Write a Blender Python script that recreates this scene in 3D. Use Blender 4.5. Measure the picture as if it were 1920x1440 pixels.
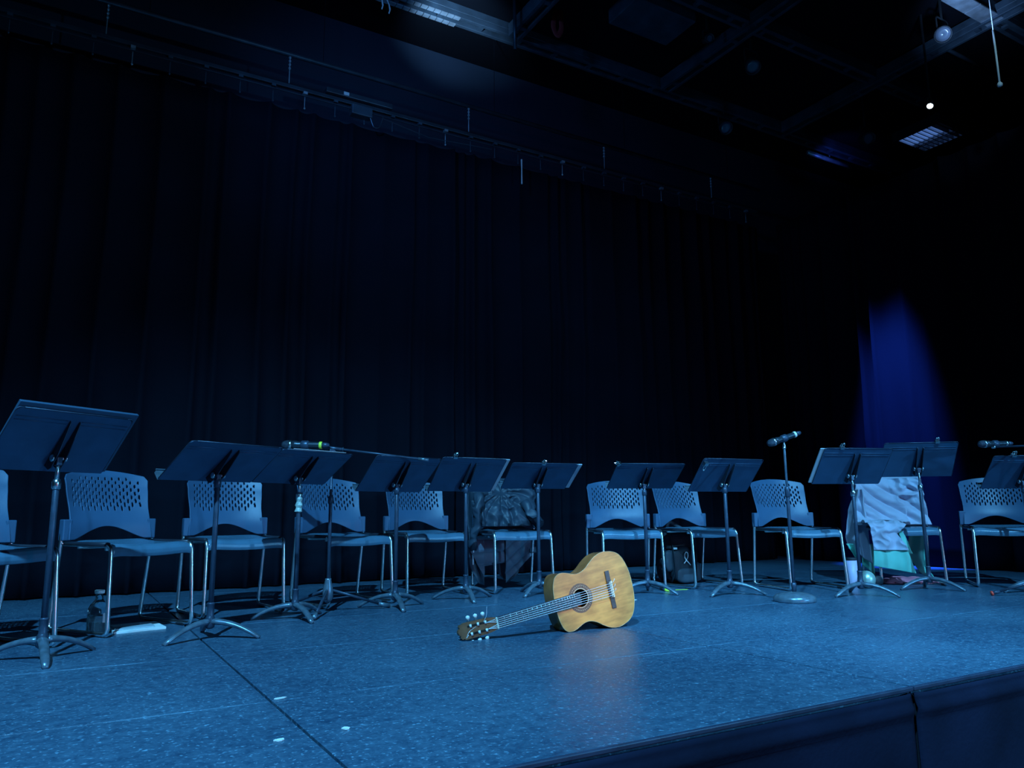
import bpy, bmesh, math, random
from math import sin, cos, tan, pi, radians, sqrt, atan2, hypot
from mathutils import Vector, Matrix, noise
random.seed(7)
for o in list(bpy.data.objects): bpy.data.objects.remove(o)
S = bpy.context.scene
COL = S.collection
# ------------------------------------------------------------------ camera
H = .565
P_, R_, Y_ = radians(9.677), radians(.497), radians(30.252)
r0 = Vector((cos(Y_), -sin(Y_), 0)); fw = Vector((sin(Y_)*cos(P_), cos(Y_)*cos(P_), sin(P_))); u0 = r0.cross(fw)
cr = r0*cos(-R_) + u0*sin(-R_); cu = -r0*sin(-R_) + u0*cos(-R_)
cam = bpy.data.cameras.new('camera'); cam.sensor_width = 36; cam.lens = 1427.1/1920*36; cam.clip_start = .05; cam.clip_end = 100
co = bpy.data.objects.new('camera', cam); COL.objects.link(co)
co.matrix_world = Matrix(((cr.x, cu.x, -fw.x, 0), (cr.y, cu.y, -fw.y, 0), (cr.z, cu.z, -fw.z, H), (0, 0, 0, 1)))
S.camera = co
# ------------------------------------------------------------------ world, exposure
W = bpy.data.worlds.new('world'); S.world = W; W.use_nodes = True
W.node_tree.nodes['Background'].inputs[0].default_value = (.04, .2, 1, 1)
W.node_tree.nodes['Background'].inputs[1].default_value = .006
S.view_settings.view_transform = 'Standard'; S.view_settings.look = 'None'
S.view_settings.exposure = 0; S.view_settings.gamma = 1; S.view_settings.use_curve_mapping = False
# ------------------------------------------------------------------ stage lights and added fill spots
def spot(name, loc, to, energy, color, size, blend=.5, radius=.06):
    l = bpy.data.lights.new(name, 'SPOT'); l.energy = energy; l.color = color
    l.spot_size = radians(size); l.spot_blend = blend; l.shadow_soft_size = radius
    o = bpy.data.objects.new(name, l); COL.objects.link(o); o.location = loc
    o.rotation_euler = (Vector(to)-Vector(loc)).to_track_quat('-Z', 'Y').to_euler()
    return o
BLUE = (.14, .55, 1)
spot('front_spot_left', (-1.5, -.6, 6.2), (1.3, 3.7, -.6), 4000, BLUE, 56, .7)
spot('front_spot_right', (2.4, -1.9, 6.2), (4.7, 3.4, -.5), 3500, BLUE, 42, .8)
spot('front_fill', (6.6, -4.6, 1.9), (2.7, 4.2, .2), 1000, (.13, .52, 1), 56, .7, .12)  # low fill added to brighten the undersides of the desks
spot('curtain_spot', (6.75, 4.7, 5.0), (7.55, 4.90, 1.25), 9500, (.035, .15, 1), 19, .9)
spot('wall_fill', (.2, 3.6, 4.5), (3.4, 6.6, 3.9), 170, (.08, .35, 1), 80, 1, .2)  # unseen dim spot added for a glow on wall and upper curtain
spot('guitar_spot', (.9, -1.4, 3.6), (2.31, 3.2, .20), 480, (1, .44, .14), 6.2, .8, .03)
spot('red_leg_fill', (3.0, -6.0, .3), (3.0, 4.2, .35), 110, (1, .16, .22), 50, .6, .2)  # red lamp added low out front for pink glints on the chrome legs
spot('beam_spot', (2.6, 5.55, 4.75), (3.0, 6.2, 5.42), 120, (.3, .6, 1), 60, .9)
spot('beam_spot_right', (6.6, 3.3, 4.6), (7.3, 3.5, 5.4), 60, (.25, .5, 1), 60, .9)
spot('strip_fill', (8.3, 5.9, 4.8), (8.8, 6.15, 5.4), 12, (.06, .15, 1), 60, .9)  # small added spot that turns the short pipe blue
# ------------------------------------------------------------------ materials
def mat(name, col, rough=.5, metal=0, var=0, scale=6, bump=0, bscale=60, spec=.5, sheen=0, trans=0, ior=1.45):
    m = bpy.data.materials.new(name); m.use_nodes = True; nt = m.node_tree; b = nt.nodes['Principled BSDF']
    b.inputs['Base Color'].default_value = (*col, 1); b.inputs['Roughness'].default_value = rough
    b.inputs['Metallic'].default_value = metal; b.inputs['Specular IOR Level'].default_value = spec
    b.inputs['Transmission Weight'].default_value = trans; b.inputs['IOR'].default_value = ior
    b.inputs['Sheen Weight'].default_value = sheen
    tc = nt.nodes.new('ShaderNodeTexCoord')
    if var:
        n = nt.nodes.new('ShaderNodeTexNoise'); n.inputs['Scale'].default_value = scale; n.inputs['Detail'].default_value = 5
        r = nt.nodes.new('ShaderNodeValToRGB'); r.color_ramp.elements[0].position = .3; r.color_ramp.elements[1].position = .7
        r.color_ramp.elements[0].color = (*[c*(1-var) for c in col], 1); r.color_ramp.elements[1].color = (*[min(1, c*(1+var)) for c in col], 1)
        nt.links.new(tc.outputs['Object'], n.inputs['Vector']); nt.links.new(n.outputs['Fac'], r.inputs[0]); nt.links.new(r.outputs[0], b.inputs['Base Color'])
    if bump:
        n = nt.nodes.new('ShaderNodeTexNoise'); n.inputs['Scale'].default_value = bscale; n.inputs['Detail'].default_value = 4
        bp = nt.nodes.new('ShaderNodeBump'); bp.inputs['Strength'].default_value = bump; bp.inputs['Distance'].default_value = .004
        nt.links.new(tc.outputs['Object'], n.inputs['Vector']); nt.links.new(n.outputs['Fac'], bp.inputs['Height']); nt.links.new(bp.outputs[0], b.inputs['Normal'])
    return m
def emis(name, col, st):
    m = bpy.data.materials.new(name); m.use_nodes = True; b = m.node_tree.nodes['Principled BSDF']
    b.inputs['Base Color'].default_value = (0, 0, 0, 1); b.inputs['Emission Color'].default_value = (*col, 1); b.inputs['Emission Strength'].default_value = st
    return m
M = dict(
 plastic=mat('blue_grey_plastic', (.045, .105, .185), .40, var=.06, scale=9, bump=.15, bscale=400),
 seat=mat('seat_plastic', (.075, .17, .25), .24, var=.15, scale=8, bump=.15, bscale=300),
 chrome=mat('chrome', (.85, .9, .9), .30, 1),
 rail=mat('black_rail', (.03, .035, .05), .35, .3),
 rubber=mat('black_rubber', (.02, .022, .03), .6),
 stand=mat('black_enamel', (.045, .07, .11), .38, .3, var=.2, scale=30, bump=.1, bscale=200),
 foot=mat('worn_enamel', (.17, .24, .30), .32, .5, var=.3, scale=25),
 desk=mat('desk_enamel', (.03, .085, .16), .42, var=.12, scale=12, bump=.1, bscale=300),
 steel=mat('steel_bolt', (.6, .66, .68), .28, 1),
 fin=mat('bracket_black', (.012, .016, .025), .4),
 tape=mat('pale_tape', (.45, .55, .5), .5, var=.25, scale=60, bump=.5, bscale=60),
 paper=mat('white_paper', (.85, .87, .85), .6),
 folder=mat('pale_folder', (.42, .5, .55), .45),
 darkfolder=mat('dark_folder', (.04, .09, .15), .35),
 curtain=mat('black_velour', (.0036, .0060, .0130), .85, spec=.12, var=.15, scale=2, bump=.3, bscale=150),
 curtain2=mat('side_velour', (.0045, .006, .014), .9, spec=.05, bump=.3, bscale=150),
 wall=mat('dark_wall', (.022, .034, .055), .8, spec=.15, var=.15, scale=.8),
 ceil=mat('dark_ceiling', (.004, .005, .008), .9, spec=.1),
 beam=mat('painted_strut', (.05, .075, .10), .5, .2, var=.4, scale=5),
 rib=mat('galvanised_plate', (.5, .55, .6), .4, .6, var=.3, scale=9),
 track=mat('track_steel', (.05, .07, .09), .4, .5, var=.3, scale=5),
 rope=mat('white_cord', (.8, .8, .8), .6),
 skirt=mat('stage_skirt_cloth', (.007, .011, .028), .85, spec=.12, var=.35, scale=3, bump=.3, bscale=60),
 trim=mat('edge_trim', (.03, .045, .08), .4, var=.3, scale=10),
 ground=mat('auditorium_floor', (.01, .012, .02), .8),
 tanwood=None, brown=mat('dark_rosewood', (.26, .12, .04), .25, var=.4, scale=12),
 ebony=mat('ebony', (.035, .035, .045), .3), rosew=mat('bridge_wood', (.10, .06, .05), .35, var=.3, scale=40),
 cream=mat('cream_binding', (.85, .75, .55), .35), binding=mat('tan_binding', (.6, .42, .22), .4, var=.5, scale=25), pearl=mat('pearl_button', (.85, .88, .82), .25),
 headwood=mat('headstock_wood', (.17, .09, .045), .3, var=.3, scale=20), string=mat('nylon_string', (.85, .88, .9), .25),
 dark=mat('dark_cavity', (.01, .008, .006), .8),
 ring=mat('rosette_brown', (.23, .10, .05), .4, var=.5, scale=150), ringlight=mat('rosette_light', (.75, .5, .28), .4),
 mic=mat('microphone_black', (.03, .045, .06), .3, .4), grille=mat('mic_mesh', (.06, .08, .11), .35, .7, bump=1, bscale=500),
 yellow=mat('lime_band', (.75, .95, .08), .4), red=mat('red_ring', (.9, .08, .05), .4),
 jacket=mat('jacket_nylon', (.03, .05, .075), .5, var=.15, scale=9, bump=.2, bscale=40),
 lining=mat('quilted_lining', (.10, .14, .19), .5, var=.12, scale=9),
 coat=mat('grey_coat_cloth', (.45, .46, .58), .75, var=.06, scale=8, bump=.15, bscale=200, sheen=.2),
 teal=mat('teal_lining', (.16, .55, .45), .6, var=.08, scale=10),
 pack=mat('backpack_nylon', (.012, .018, .026), .55, var=.3, scale=15, bump=.4, bscale=90),
 packlight=mat('backpack_pocket', (.04, .06, .08), .6, var=.2, scale=15),
 glass=mat('clear_glass', (.95, 1, 1), .03, trans=1, ior=1.45), water=mat('water', (.8, .95, 1), .05, trans=.75, ior=1.33),
 label=mat('bottle_label', (.6, .65, .66), .5), lilac=mat('lilac_tumbler', (.62, .52, .72), .4),
 silver=mat('silver_ball', (.55, .75, .68), .35, .55), pink=mat('pink_fabric', (.75, .22, .30), .7), redstrap=mat('red_strap', (.30, .03, .03), .7),
 lamp=mat('lamp_housing', (.03, .035, .04), .5, .3), lens=mat('lamp_lens', (.12, .14, .18), .15),
 glow=emis('lit_lens', (.75, .92, 1), 8), glowblue=emis('lit_panel', (.16, .36, 1), 7),
)
def n_(nt, t, **k):
    n = nt.nodes.new(t)
    for a, v in k.items(): setattr(n, a, v)
    return n
def math_(nt, op, a, b=None, c=None):
    n = nt.nodes.new('ShaderNodeMath'); n.operation = op
    for i, v in enumerate((a, b, c)):
        if v is None: continue
        if isinstance(v, (int, float)): n.inputs[i].default_value = v
        else: nt.links.new(v, n.inputs[i])
    return n.outputs[0]
# stage floor: painted hardboard panels, speckled with dust, scuffs and joint lines of wear and painted-in light
def floor_mat():
    m = bpy.data.materials.new('painted_stage_floor'); m.use_nodes = True; nt = m.node_tree; b = nt.nodes['Principled BSDF']; L = nt.links
    tc = n_(nt, 'ShaderNodeTexCoord'); sx = n_(nt, 'ShaderNodeSeparateXYZ'); L.new(tc.outputs['Object'], sx.inputs[0])
    def noise_(scale, det=4, rough=.5, sc=None):
        n = n_(nt, 'ShaderNodeTexNoise'); n.inputs['Scale'].default_value = scale; n.inputs['Detail'].default_value = det; n.inputs['Roughness'].default_value = rough
        if sc:
            mp = n_(nt, 'ShaderNodeMapping'); mp.inputs['Scale'].default_value = sc[:3]
            if len(sc) > 3: mp.inputs['Rotation'].default_value = (0, 0, sc[3])
            L.new(tc.outputs['Object'], mp.inputs[0]); L.new(mp.outputs[0], n.inputs['Vector'])
        else: L.new(tc.outputs['Object'], n.inputs['Vector'])
        return n.outputs['Fac']
    def ramp(v, p0, p1):
        r = n_(nt, 'ShaderNodeMapRange'); r.inputs[1].default_value = p0; r.inputs[2].default_value = p1; L.new(v, r.inputs[0]); return r.outputs[0]
    big = noise_(1.1, 5, .6); mid = noise_(26, 4, .65); fine = noise_(95, 3, .7)
    speck = ramp(noise_(75, 2, .5), .60, .70); speck2 = ramp(noise_(30, 2, .5), .70, .76)
    scuff = ramp(noise_(1, 3, .6, (1.2, 26, 1, .25)), .66, .74); scuffm = ramp(noise_(1.7, 2), .48, .62)
    scuff2 = ramp(noise_(1, 3, .6, (22, 1.6, 1, .5)), .70, .77)
    sc = math_(nt, 'MULTIPLY', math_(nt, 'MAXIMUM', scuff, scuff2), scuffm)
    # paler lines along the panel joints: wear, plus light on raised edges painted in
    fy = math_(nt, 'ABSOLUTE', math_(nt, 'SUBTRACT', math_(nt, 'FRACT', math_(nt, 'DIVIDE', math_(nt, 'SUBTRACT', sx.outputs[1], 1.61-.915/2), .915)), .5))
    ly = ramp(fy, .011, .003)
    lit_worn_edge = math_(nt, 'MULTIPLY', ly, ramp(noise_(2.3, 3), .42, .62))
    a = math_(nt, 'ADD', math_(nt, 'MULTIPLY', big, .75), math_(nt, 'MULTIPLY', mid, .75))
    a = math_(nt, 'ADD', a, math_(nt, 'MULTIPLY', fine, .5))
    base = ramp(a, .75, 1.30)
    t = math_(nt, 'ADD', math_(nt, 'MULTIPLY', base, .36), math_(nt, 'MULTIPLY', speck, .6))
    t = math_(nt, 'ADD', t, math_(nt, 'MULTIPLY', speck2, .7)); t = math_(nt, 'ADD', t, math_(nt, 'MULTIPLY', sc, .45))
    t = math_(nt, 'ADD', t, math_(nt, 'MULTIPLY', lit_worn_edge, .22))
    r = n_(nt, 'ShaderNodeValToRGB'); r.color_ramp.elements[0].color = (.018, .052, .10, 1); r.color_ramp.elements[1].color = (.22, .42, .56, 1)
    L.new(t, r.inputs[0]); L.new(r.outputs[0], b.inputs['Base Color'])
    L.new(math_(nt, 'ADD', math_(nt, 'MULTIPLY', mid, .30), .20), b.inputs['Roughness'])
    bp = n_(nt, 'ShaderNodeBump'); bp.inputs['Strength'].default_value = .5; bp.inputs['Distance'].default_value = .003
    L.new(math_(nt, 'ADD', mid, math_(nt, 'MULTIPLY', fine, .6)), bp.inputs['Height']); L.new(bp.outputs[0], b.inputs['Normal'])
    b.inputs['Specular IOR Level'].default_value = .55
    return m
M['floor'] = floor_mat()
def wood_mat():
    m = bpy.data.materials.new('cedar_top'); m.use_nodes = True; nt = m.node_tree; b = nt.nodes['Principled BSDF']; L = nt.links
    tc = n_(nt, 'ShaderNodeTexCoord')
    def nz(sc, s=1, d=4):
        mp = n_(nt, 'ShaderNodeMapping'); mp.inputs['Scale'].default_value = sc; L.new(tc.outputs['Object'], mp.inputs[0])
        n = n_(nt, 'ShaderNodeTexNoise'); n.inputs['Scale'].default_value = s; n.inputs['Detail'].default_value = d; L.new(mp.outputs[0], n.inputs['Vector']); return n.outputs['Fac']
    g = nz((3, 3, 90)); s = nz((9, 9, 26), 1, 5); bl = nz((5, 5, 7), 1, 3)
    a = math_(nt, 'ADD', math_(nt, 'MULTIPLY', g, .35), math_(nt, 'ADD', math_(nt, 'MULTIPLY', s, .7), math_(nt, 'MULTIPLY', bl, .6)))
    r = n_(nt, 'ShaderNodeValToRGB'); r.color_ramp.elements[0].position = .62; r.color_ramp.elements[1].position = .98
    r.color_ramp.elements[0].color = (.50, .155, .022, 1); r.color_ramp.elements[1].color = (.95, .38, .07, 1)
    L.new(a, r.inputs[0]); L.new(r.outputs[0], b.inputs['Base Color']); b.inputs['Roughness'].default_value = .38
    return m
M['tanwood'] = wood_mat()
# ------------------------------------------------------------------ mesh helpers
def new_obj(name, bm, m, parent=None, smooth=False, loc=None, rot=None):
    bmesh.ops.recalc_face_normals(bm, faces=bm.faces)
    me = bpy.data.meshes.new(name); bm.to_mesh(me); bm.free()
    if smooth: me.shade_smooth()
    for mm in (m if isinstance(m, (list, tuple)) else [m]): me.materials.append(mm)
    o = bpy.data.objects.new(name, me); COL.objects.link(o)
    if parent: o.parent = parent
    if loc: o.location = loc
    if rot: o.rotation_euler = rot
    return o
def bev(o, w=.002, seg=2):
    md = o.modifiers.new('bevel', 'BEVEL'); md.width = w; md.segments = seg; md.limit_method = 'ANGLE'; return o
def thing(name, label, cat, loc=(0, 0, 0), rz=0, group=None):
    o = bpy.data.objects.new(name, None); COL.objects.link(o); o.location = loc; o.rotation_euler = (0, 0, rz); o.empty_display_size = .1
    return tag(o, label, cat, group)
def tag(o, label, cat, group=None):
    o['label'] = label; o['category'] = cat
    if group: o['group'] = group
    return o
def struct(o): o['kind'] = 'structure'; return o
def box(bm, x0, x1, y0, y1, z0, z1):
    v = [bm.verts.new((x, y, z)) for x in (x0, x1) for y in (y0, y1) for z in (z0, z1)]
    for f in ((0, 1, 3, 2), (4, 6, 7, 5), (0, 4, 5, 1), (2, 3, 7, 6), (0, 2, 6, 4), (1, 5, 7, 3)): bm.faces.new([v[i] for i in f])
def frames(pts):
    pts = [Vector(p) for p in pts]; n = len(pts); out = []; up = None
    for i in range(n):
        t = (pts[min(i+1, n-1)]-pts[max(i-1, 0)]).normalized()
        if up is None:
            up = Vector((0, 0, 1)) if abs(t.z) < .9 else Vector((1, 0, 0))
        a = t.cross(up).normalized(); up = a.cross(t).normalized(); out.append((pts[i], a, up))
    return out
def tube(bm, pts, r, seg=10, cap=True, ry=None):
    rs = r if isinstance(r, (list, tuple)) else [r]*len(pts); rys = ry if isinstance(ry, (list, tuple)) else ([ry]*len(pts) if ry else rs)
    rings = []
    for (p, a, u), ra, rb in zip(frames(pts), rs, rys):
        rings.append([bm.verts.new(p+a*(cos(2*pi*k/seg)*ra)+u*(sin(2*pi*k/seg)*rb)) for k in range(seg)])
    for A, B in zip(rings, rings[1:]):
        for k in range(seg): bm.faces.new((A[k], A[(k+1) % seg], B[(k+1) % seg], B[k]))
    if cap: bm.faces.new(rings[0][::-1]); bm.faces.new(rings[-1])
def lathe(bm, prof, seg=24, mtx=None, cap=True):
    rings = []
    for r, z in prof:
        ring = []
        for k in range(seg):
            v = Vector((max(r, 1e-4)*cos(2*pi*k/seg), max(r, 1e-4)*sin(2*pi*k/seg), z))
            if mtx: v = mtx @ v
            ring.append(bm.verts.new(v))
        rings.append(ring)
    for A, B in zip(rings, rings[1:]):
        for k in range(seg): bm.faces.new((A[k], A[(k+1) % seg], B[(k+1) % seg], B[k]))
    if cap: bm.faces.new(rings[0][::-1]); bm.faces.new(rings[-1])
def rounded(pts, rad=.04, n=5):
    pts = [Vector(p) for p in pts]; out = [pts[0]]
    for i in range(1, len(pts)-1):
        a, b, c = pts[i-1], pts[i], pts[i+1]; d1 = (a-b); d2 = (c-b)
        rr = min(rad, d1.length*.45, d2.length*.45); p = b+d1.normalized()*rr; q = b+d2.normalized()*rr
        for k in range(n+1):
            t = k/n; out.append(p*(1-t)**2+b*2*t*(1-t)+q*t*t)
    out.append(pts[-1]); return out
def prism(bm, poly, axis, a, b):
    def P3(u, v, w): return {'x': (w, u, v), 'y': (u, w, v), 'z': (u, v, w)}[axis]
    A = [bm.verts.new(P3(u, v, a)) for u, v in poly]; B = [bm.verts.new(P3(u, v, b)) for u, v in poly]; n = len(poly)
    bm.faces.new(A); bm.faces.new(B[::-1])
    for i in range(n): bm.faces.new((A[i], B[i], B[(i+1) % n], A[(i+1) % n]))
def grid(bm, nu, nv, f, closed_u=False, skip=None):
    V = [[bm.verts.new(f(i/nu, j/nv)) for j in range(nv+1)] for i in range(nu+1)]
    for i in range(nu):
        for j in range(nv):
            if skip and skip(i, j): continue
            bm.faces.new((V[i][j], V[i+1][j], V[i+1][j+1], V[i][j+1]))
    return V
def solid(o, t, off=0):
    md = o.modifiers.new('thickness', 'SOLIDIFY'); md.thickness = t; md.offset = off; return o
def B(): return bmesh.new()
def copy_tree(o, parent=None):
    c = o.copy(); COL.objects.link(c)
    if parent: c.parent = parent
    for ch in list(o.children): copy_tree(ch, c)
    return c
def lerp(a, b, t): return a+(b-a)*t
def interp(tab, x):
    if x <= tab[0][0]: return tab[0][1]
    for (a, p), (b, q) in zip(tab, tab[1:]):
        if x <= b: return lerp(p, q, (x-a)/(b-a))
    return tab[-1][1]
def smooths(tab, x):
    if x <= tab[0][0]: return tab[0][1]
    for (a, p), (b, q) in zip(tab, tab[1:]):
        if x <= b:
            t = (x-a)/(b-a); t = t*t*(3-2*t); return lerp(p, q, t)
    return tab[-1][1]
# ================================================================== SETTING
EDGE = 1.61; SX = .60; PW = 1.83; PD = .915
bm = B(); g = .006
i0, i1 = -4, 6
for i in range(i0, i1):
    for j in range(0, 6):
        x0, x1, y0, y1 = SX+i*PW, SX+(i+1)*PW, EDGE+j*PD, EDGE+(j+1)*PD
        dz = random.uniform(-.0006, .0006)
        box(bm, x0+g*.8, x1-g*.8, y0+g*.3, y1-g*.3, -.03, dz)
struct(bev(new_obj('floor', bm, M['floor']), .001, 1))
bm = B(); box(bm, SX+i0*PW, SX+i1*PW, EDGE, EDGE+6*PD, -.12, -.031); struct(new_obj('floor', bm, M['rubber']))
# stage front: nosing strip, cloth valance in panels
bm = B()
for i in range(i0, i1):
    x0, x1 = SX+i*PW, SX+(i+1)*PW
    box(bm, x0+.004, x1-.004, EDGE-.016, EDGE-.001, -.013, .001)
struct(bev(new_obj('trim_1', bm, M['trim']), .003, 2))
for i in range(i0, i1):
    x0, x1 = SX+i*PW, SX+(i+1)*PW
    bm = B()
    def f(u, v, x0=x0, x1=x1, i=i):
        x = lerp(x0+.006, x1-.006, u); z = lerp(-.018, -.93, v)
        e = min(u, 1-u); y = EDGE-.022+.006*sin(x*7+i)*v+.01*noise.noise(Vector((x*2.2, z*2.5, i*3.)))*min(1, v*4)-.010*math.exp(-((v-.055)/.018)**2)+.014*math.exp(-(e/.012)**2)
        return (x, y, z)
    grid(bm, 90, 60, f); o = new_obj('wall_front', bm, M['skirt'], smooth=True); solid(o, .006, 1); struct(o)
bm = B(); box(bm, -8, 12, -9, EDGE+.2, -1.0, -.93); struct(new_obj('floor', bm, M['ground']))
bm = B(); box(bm, -8, 12, EDGE+.0, EDGE+.02, -.93, -.13); struct(new_obj('wall_front', bm, M['rubber']))
# back wall, side walls, ceiling
bm = B(); box(bm, -7, 12, 6.95, 7.05, -.1, 5.62); struct(new_obj('wall_back', bm, M['wall']))
bm = B(); box(bm, 11.5, 11.6, -3, 7.0, -.1, 5.62); struct(new_obj('wall_right', bm, M['ceil']))
bm = B(); box(bm, -6.8, -6.7, 1.6, 7.0, -.1, 5.62); struct(new_obj('wall_left', bm, M['ceil']))
bm = B(); box(bm, -7, 12, 1.2, 7.05, 5.54, 5.64); struct(new_obj('ceiling', bm, M['ceil']))
# ------------------------------------------------------------------ curtains
def curtain(name, a0, a1, fixed, axis, z1, m, label, seed, amp=.055, freq=.28):
    bm = B(); n = int(abs(a1-a0)/.02); rnd = random.Random(seed)
    # folds: irregular pleats, each with its own depth
    folds = []; s = a0
    while s < a1+.6: folds.append((s, rnd.uniform(.25, 1.4))); s += freq*rnd.uniform(.35, 1.25)
    def off(s, zt):
        k = 0
        while k < len(folds)-2 and folds[k+1][0] < s: k += 1
        (p, d1), (q, d2) = folds[k], folds[k+1]; t = (s-p)/(q-p); sg = 1 if k % 2 else -1
        w = -1.5*(lerp(d1, d2, t)*(1-abs(sin(pi*t))**.55)-.35)
        return w*amp*lerp(.75, 1.1, 1-zt)
    def f(u, v):
        s = lerp(a0, a1, u); z = lerp(.012, z1, v); ss = s+.05*noise.noise(Vector((s*.8, z*.35, seed)))
        d = off(ss, v)+.012*noise.noise(Vector((s*5, z*.8, seed+5.)))
        return (s, fixed+d, z) if axis == 'x' else (fixed+d, s, z)
    grid(bm, n, 22, f); o = new_obj(name, bm, m, smooth=True); solid(o, .004)
    return tag(o, label, 'curtain')
curtain('stage_curtain', -5.5, 7.45, 6.46, 'x', 4.17, M['curtain'], 'wide black pleated curtain hanging across the whole back of the stage', 3)
curtain('stage_curtain', 3.0, 6.3, 7.58, 'y', 4.17, M['curtain2'], 'dark curtain along the right side of the stage, lit by a blue beam', 11, .085, .34)
# curtain track with carriers and the pipe above it
t = thing('curtain_track', 'thin dark curtain track with a row of carriers above the black back curtain', 'curtain track', (2, 6.42, 4.36))
bm = B(); box(bm, -7.5, 5.4, -.02, .02, -.02, .015); bev(new_obj('rail', bm, M['track'], t), .003)
bm = B(); box(bm, -7.5, 5.4, -.035, -.028, -.075, -.065); new_obj('pull_cord', bm, M['track'], t)
k = 0; x = -4.0
while x < 7.3:
    bm = B(); box(bm, x-2-.018, x-2+.018, -.03, .012, -.045, -.02); tube(bm, [(x-2, 0, -.04), (x-2, 0, -.17)], .004, 5); lathe(bm, [(.001, -.012), (.011, 0), (.001, .012)], 8, Matrix.Translation((x-2, 0, -.172)))
    new_obj('carrier', bm, M['rib'] if k % 5 == 0 else M['beam'], t); x += .28; k += 1
bm = B(); box(bm, -.22, .42, -.06, .03, .02, .07); bev(new_obj('motor_housing', bm, M['track'], t), .006)
bm = B(); box(bm, -.06, -.01, -.064, -.059, .03, .062); new_obj('label_plate', bm, M['label'], t)
bm = B(); box(bm, .02, .22, -.07, .02, -.13, -.03); bev(new_obj('gear_box', bm, M['beam'], t), .01)
bm = B(); tube(bm, rounded([(.2, -.05, -.12), (.24, -.05, -.22), (.30, -.05, -.2), (.33, -.05, -.08)], .03), .006, 6); tube(bm, [(.33, -.05, -.1), (.8, -.05, -.17), (1.5, -.05, -.12)], .004, 5); new_obj('drive_cable', bm, M['track'], t)
bm = B(); tube(bm, [(0, 0, 0), (.002, .002, -.12), (0, 0, -.27)], [.008, .006, .008], 6)
new_obj('cord', bm, M['rope'], t, loc=(1.83, -.09, -.17))['label'] = 'bright white cord'
t = thing('batten_pipe', 'long thin pipe above the curtain track with short hanging chains', 'pipe', (2, 6.40, 4.66))
bm = B(); tube(bm, [(-8.5, 0, 0), (5.45, 0, 0)], .022, 10); new_obj('pipe', bm, M['track'], t, smooth=True)
for x in (-4, -2, -.55, 1.25, 2.96, 4.6):
    bm = B(); tube(bm, [(x, 0, 0), (x, 0, -.30+.02)], .005, 5)
    for q in range(4): lathe(bm, [(.001, -.014), (.012, -.006), (.012, .006), (.001, .014)], 6, Matrix.Translation((x, 0, -.03-.035*q)))
    new_obj('chain', bm, M['rib'], t)
    bm = B(); tube(bm, [(x+.3, 0, 0), (x+.3, 0, .88)], .0025, 5); new_obj('hanger_wire', bm, M['ceil'], t)
# ------------------------------------------------------------------ ceiling grid of slotted struts
def beam(axis, c, a0, a1, z, label, slotted=None):
    t = thing('grid_beam', label, 'beam', (0, 0, z)); bm = B()
    for s in (-.055, .055):
        if axis == 'x': box(bm, a0, a1, c+s-.02, c+s+.02, 0, .06)
        else: box(bm, c+s-.02, c+s+.02, a0, a1, 0, .06)
    box(bm, *((a0, a1, c-.075, c+.075) if axis == 'x' else (c-.075, c+.075, a0, a1)), .06, .14)
    bev(new_obj('channel', bm, M['beam'], t), .004, 1)
    bm = B(); a = a0+.15
    while a < a1-.1:
        if axis == 'x': box(bm, a, a+.05, c-.05, c+.05, .004, .03)
        else: box(bm, c-.05, c+.05, a, a+.05, .004, .03)
        a += .45
    new_obj('cross_tie', bm, M['beam'], t)
    if slotted:
        for s in (-.056, .056):
            bm = B(); a = slotted[0]
            while a < slotted[1]:
                if axis == 'x': box(bm, a, a+.062, c+s-.026, c+s+.02, -.012, -.001)
                a += .07
            new_obj('cover_plate', bm, M['rib'], t)
    return t
beam('x', 6.19, -5, 11.4, 5.40, 'ceiling strut nearest the curtain, bright plates at its upper left end', (1.9, 3.0))
beam('x', 4.82, 2.5, 11.4, 5.40, 'second dark ceiling strut from the curtain, crossing the upper right')
b3 = beam('x', 3.53, 5.5, 11.4, 5.40, 'lit ceiling strut in the top right corner with a broad pale plate')
bm = B(); box(bm, 6.9, 7.28, 3.44, 3.6, -.02, -.004); box(bm, 7.29, 7.72, 3.44, 3.6, -.022, -.004); bev(new_obj('cover_plate', bm, M['rib'], b3), .003)
for x, nm in ((3.62, 'dark cross strut meeting the curtain strut beside the red strap'), (5.64, 'dark cross strut in the middle of the ceiling grid, between the two others'), (7.66, 'faint dark cross strut at the right of the ceiling grid')):
    beam('y', x, 2.6, 6.09, 5.36, nm)
# hanging bits of the ceiling
bm = B(); pts = rounded([(0, 0, .12), (-.05, 0, -.10), (.0, 0, -.2), (.06, 0, -.10), (.04, 0, .12)], .05)
tube(bm, pts, .006, 8, ry=.03); tag(new_obj('hanging_strap', bm, M['redstrap'], smooth=True, loc=(3.88, 5.7, 5.43)), 'dark red strap looped over the ceiling grid', 'strap')
bm = B(); box(bm, 0, .75, -.3, .15, 0, .16); o = tag(bev(new_obj('air_duct', bm, M['beam'], loc=(4.33, 5.30, 5.38)), .01), 'boxy dark duct edge in the ceiling right of the red strap', 'duct')
bm = B(); tube(bm, [(0, 0, 0), (0, 0, .55)], .018, 8); tag(new_obj('drop_pipe', bm, M['track'], smooth=True, loc=(3.42, 5.75, 4.98)), 'short vertical grey pipe dropping beside the dark cross strut', 'pipe')
bm = B()
for dx, dz in ((0, 0), (.07, -.02)): tube(bm, [(dx, 0, dz), (dx+.01, 0, dz-.05), (dx, 0, dz-.09)], [.006, .016, .004], 6, ry=.006)
tube(bm, [(0, 0, 0), (.03, 0, .06), (.07, 0, -.02)], .005, 5); tube(bm, [(.03, 0, .06), (.03, 0, .16)], .004, 5)
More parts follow.
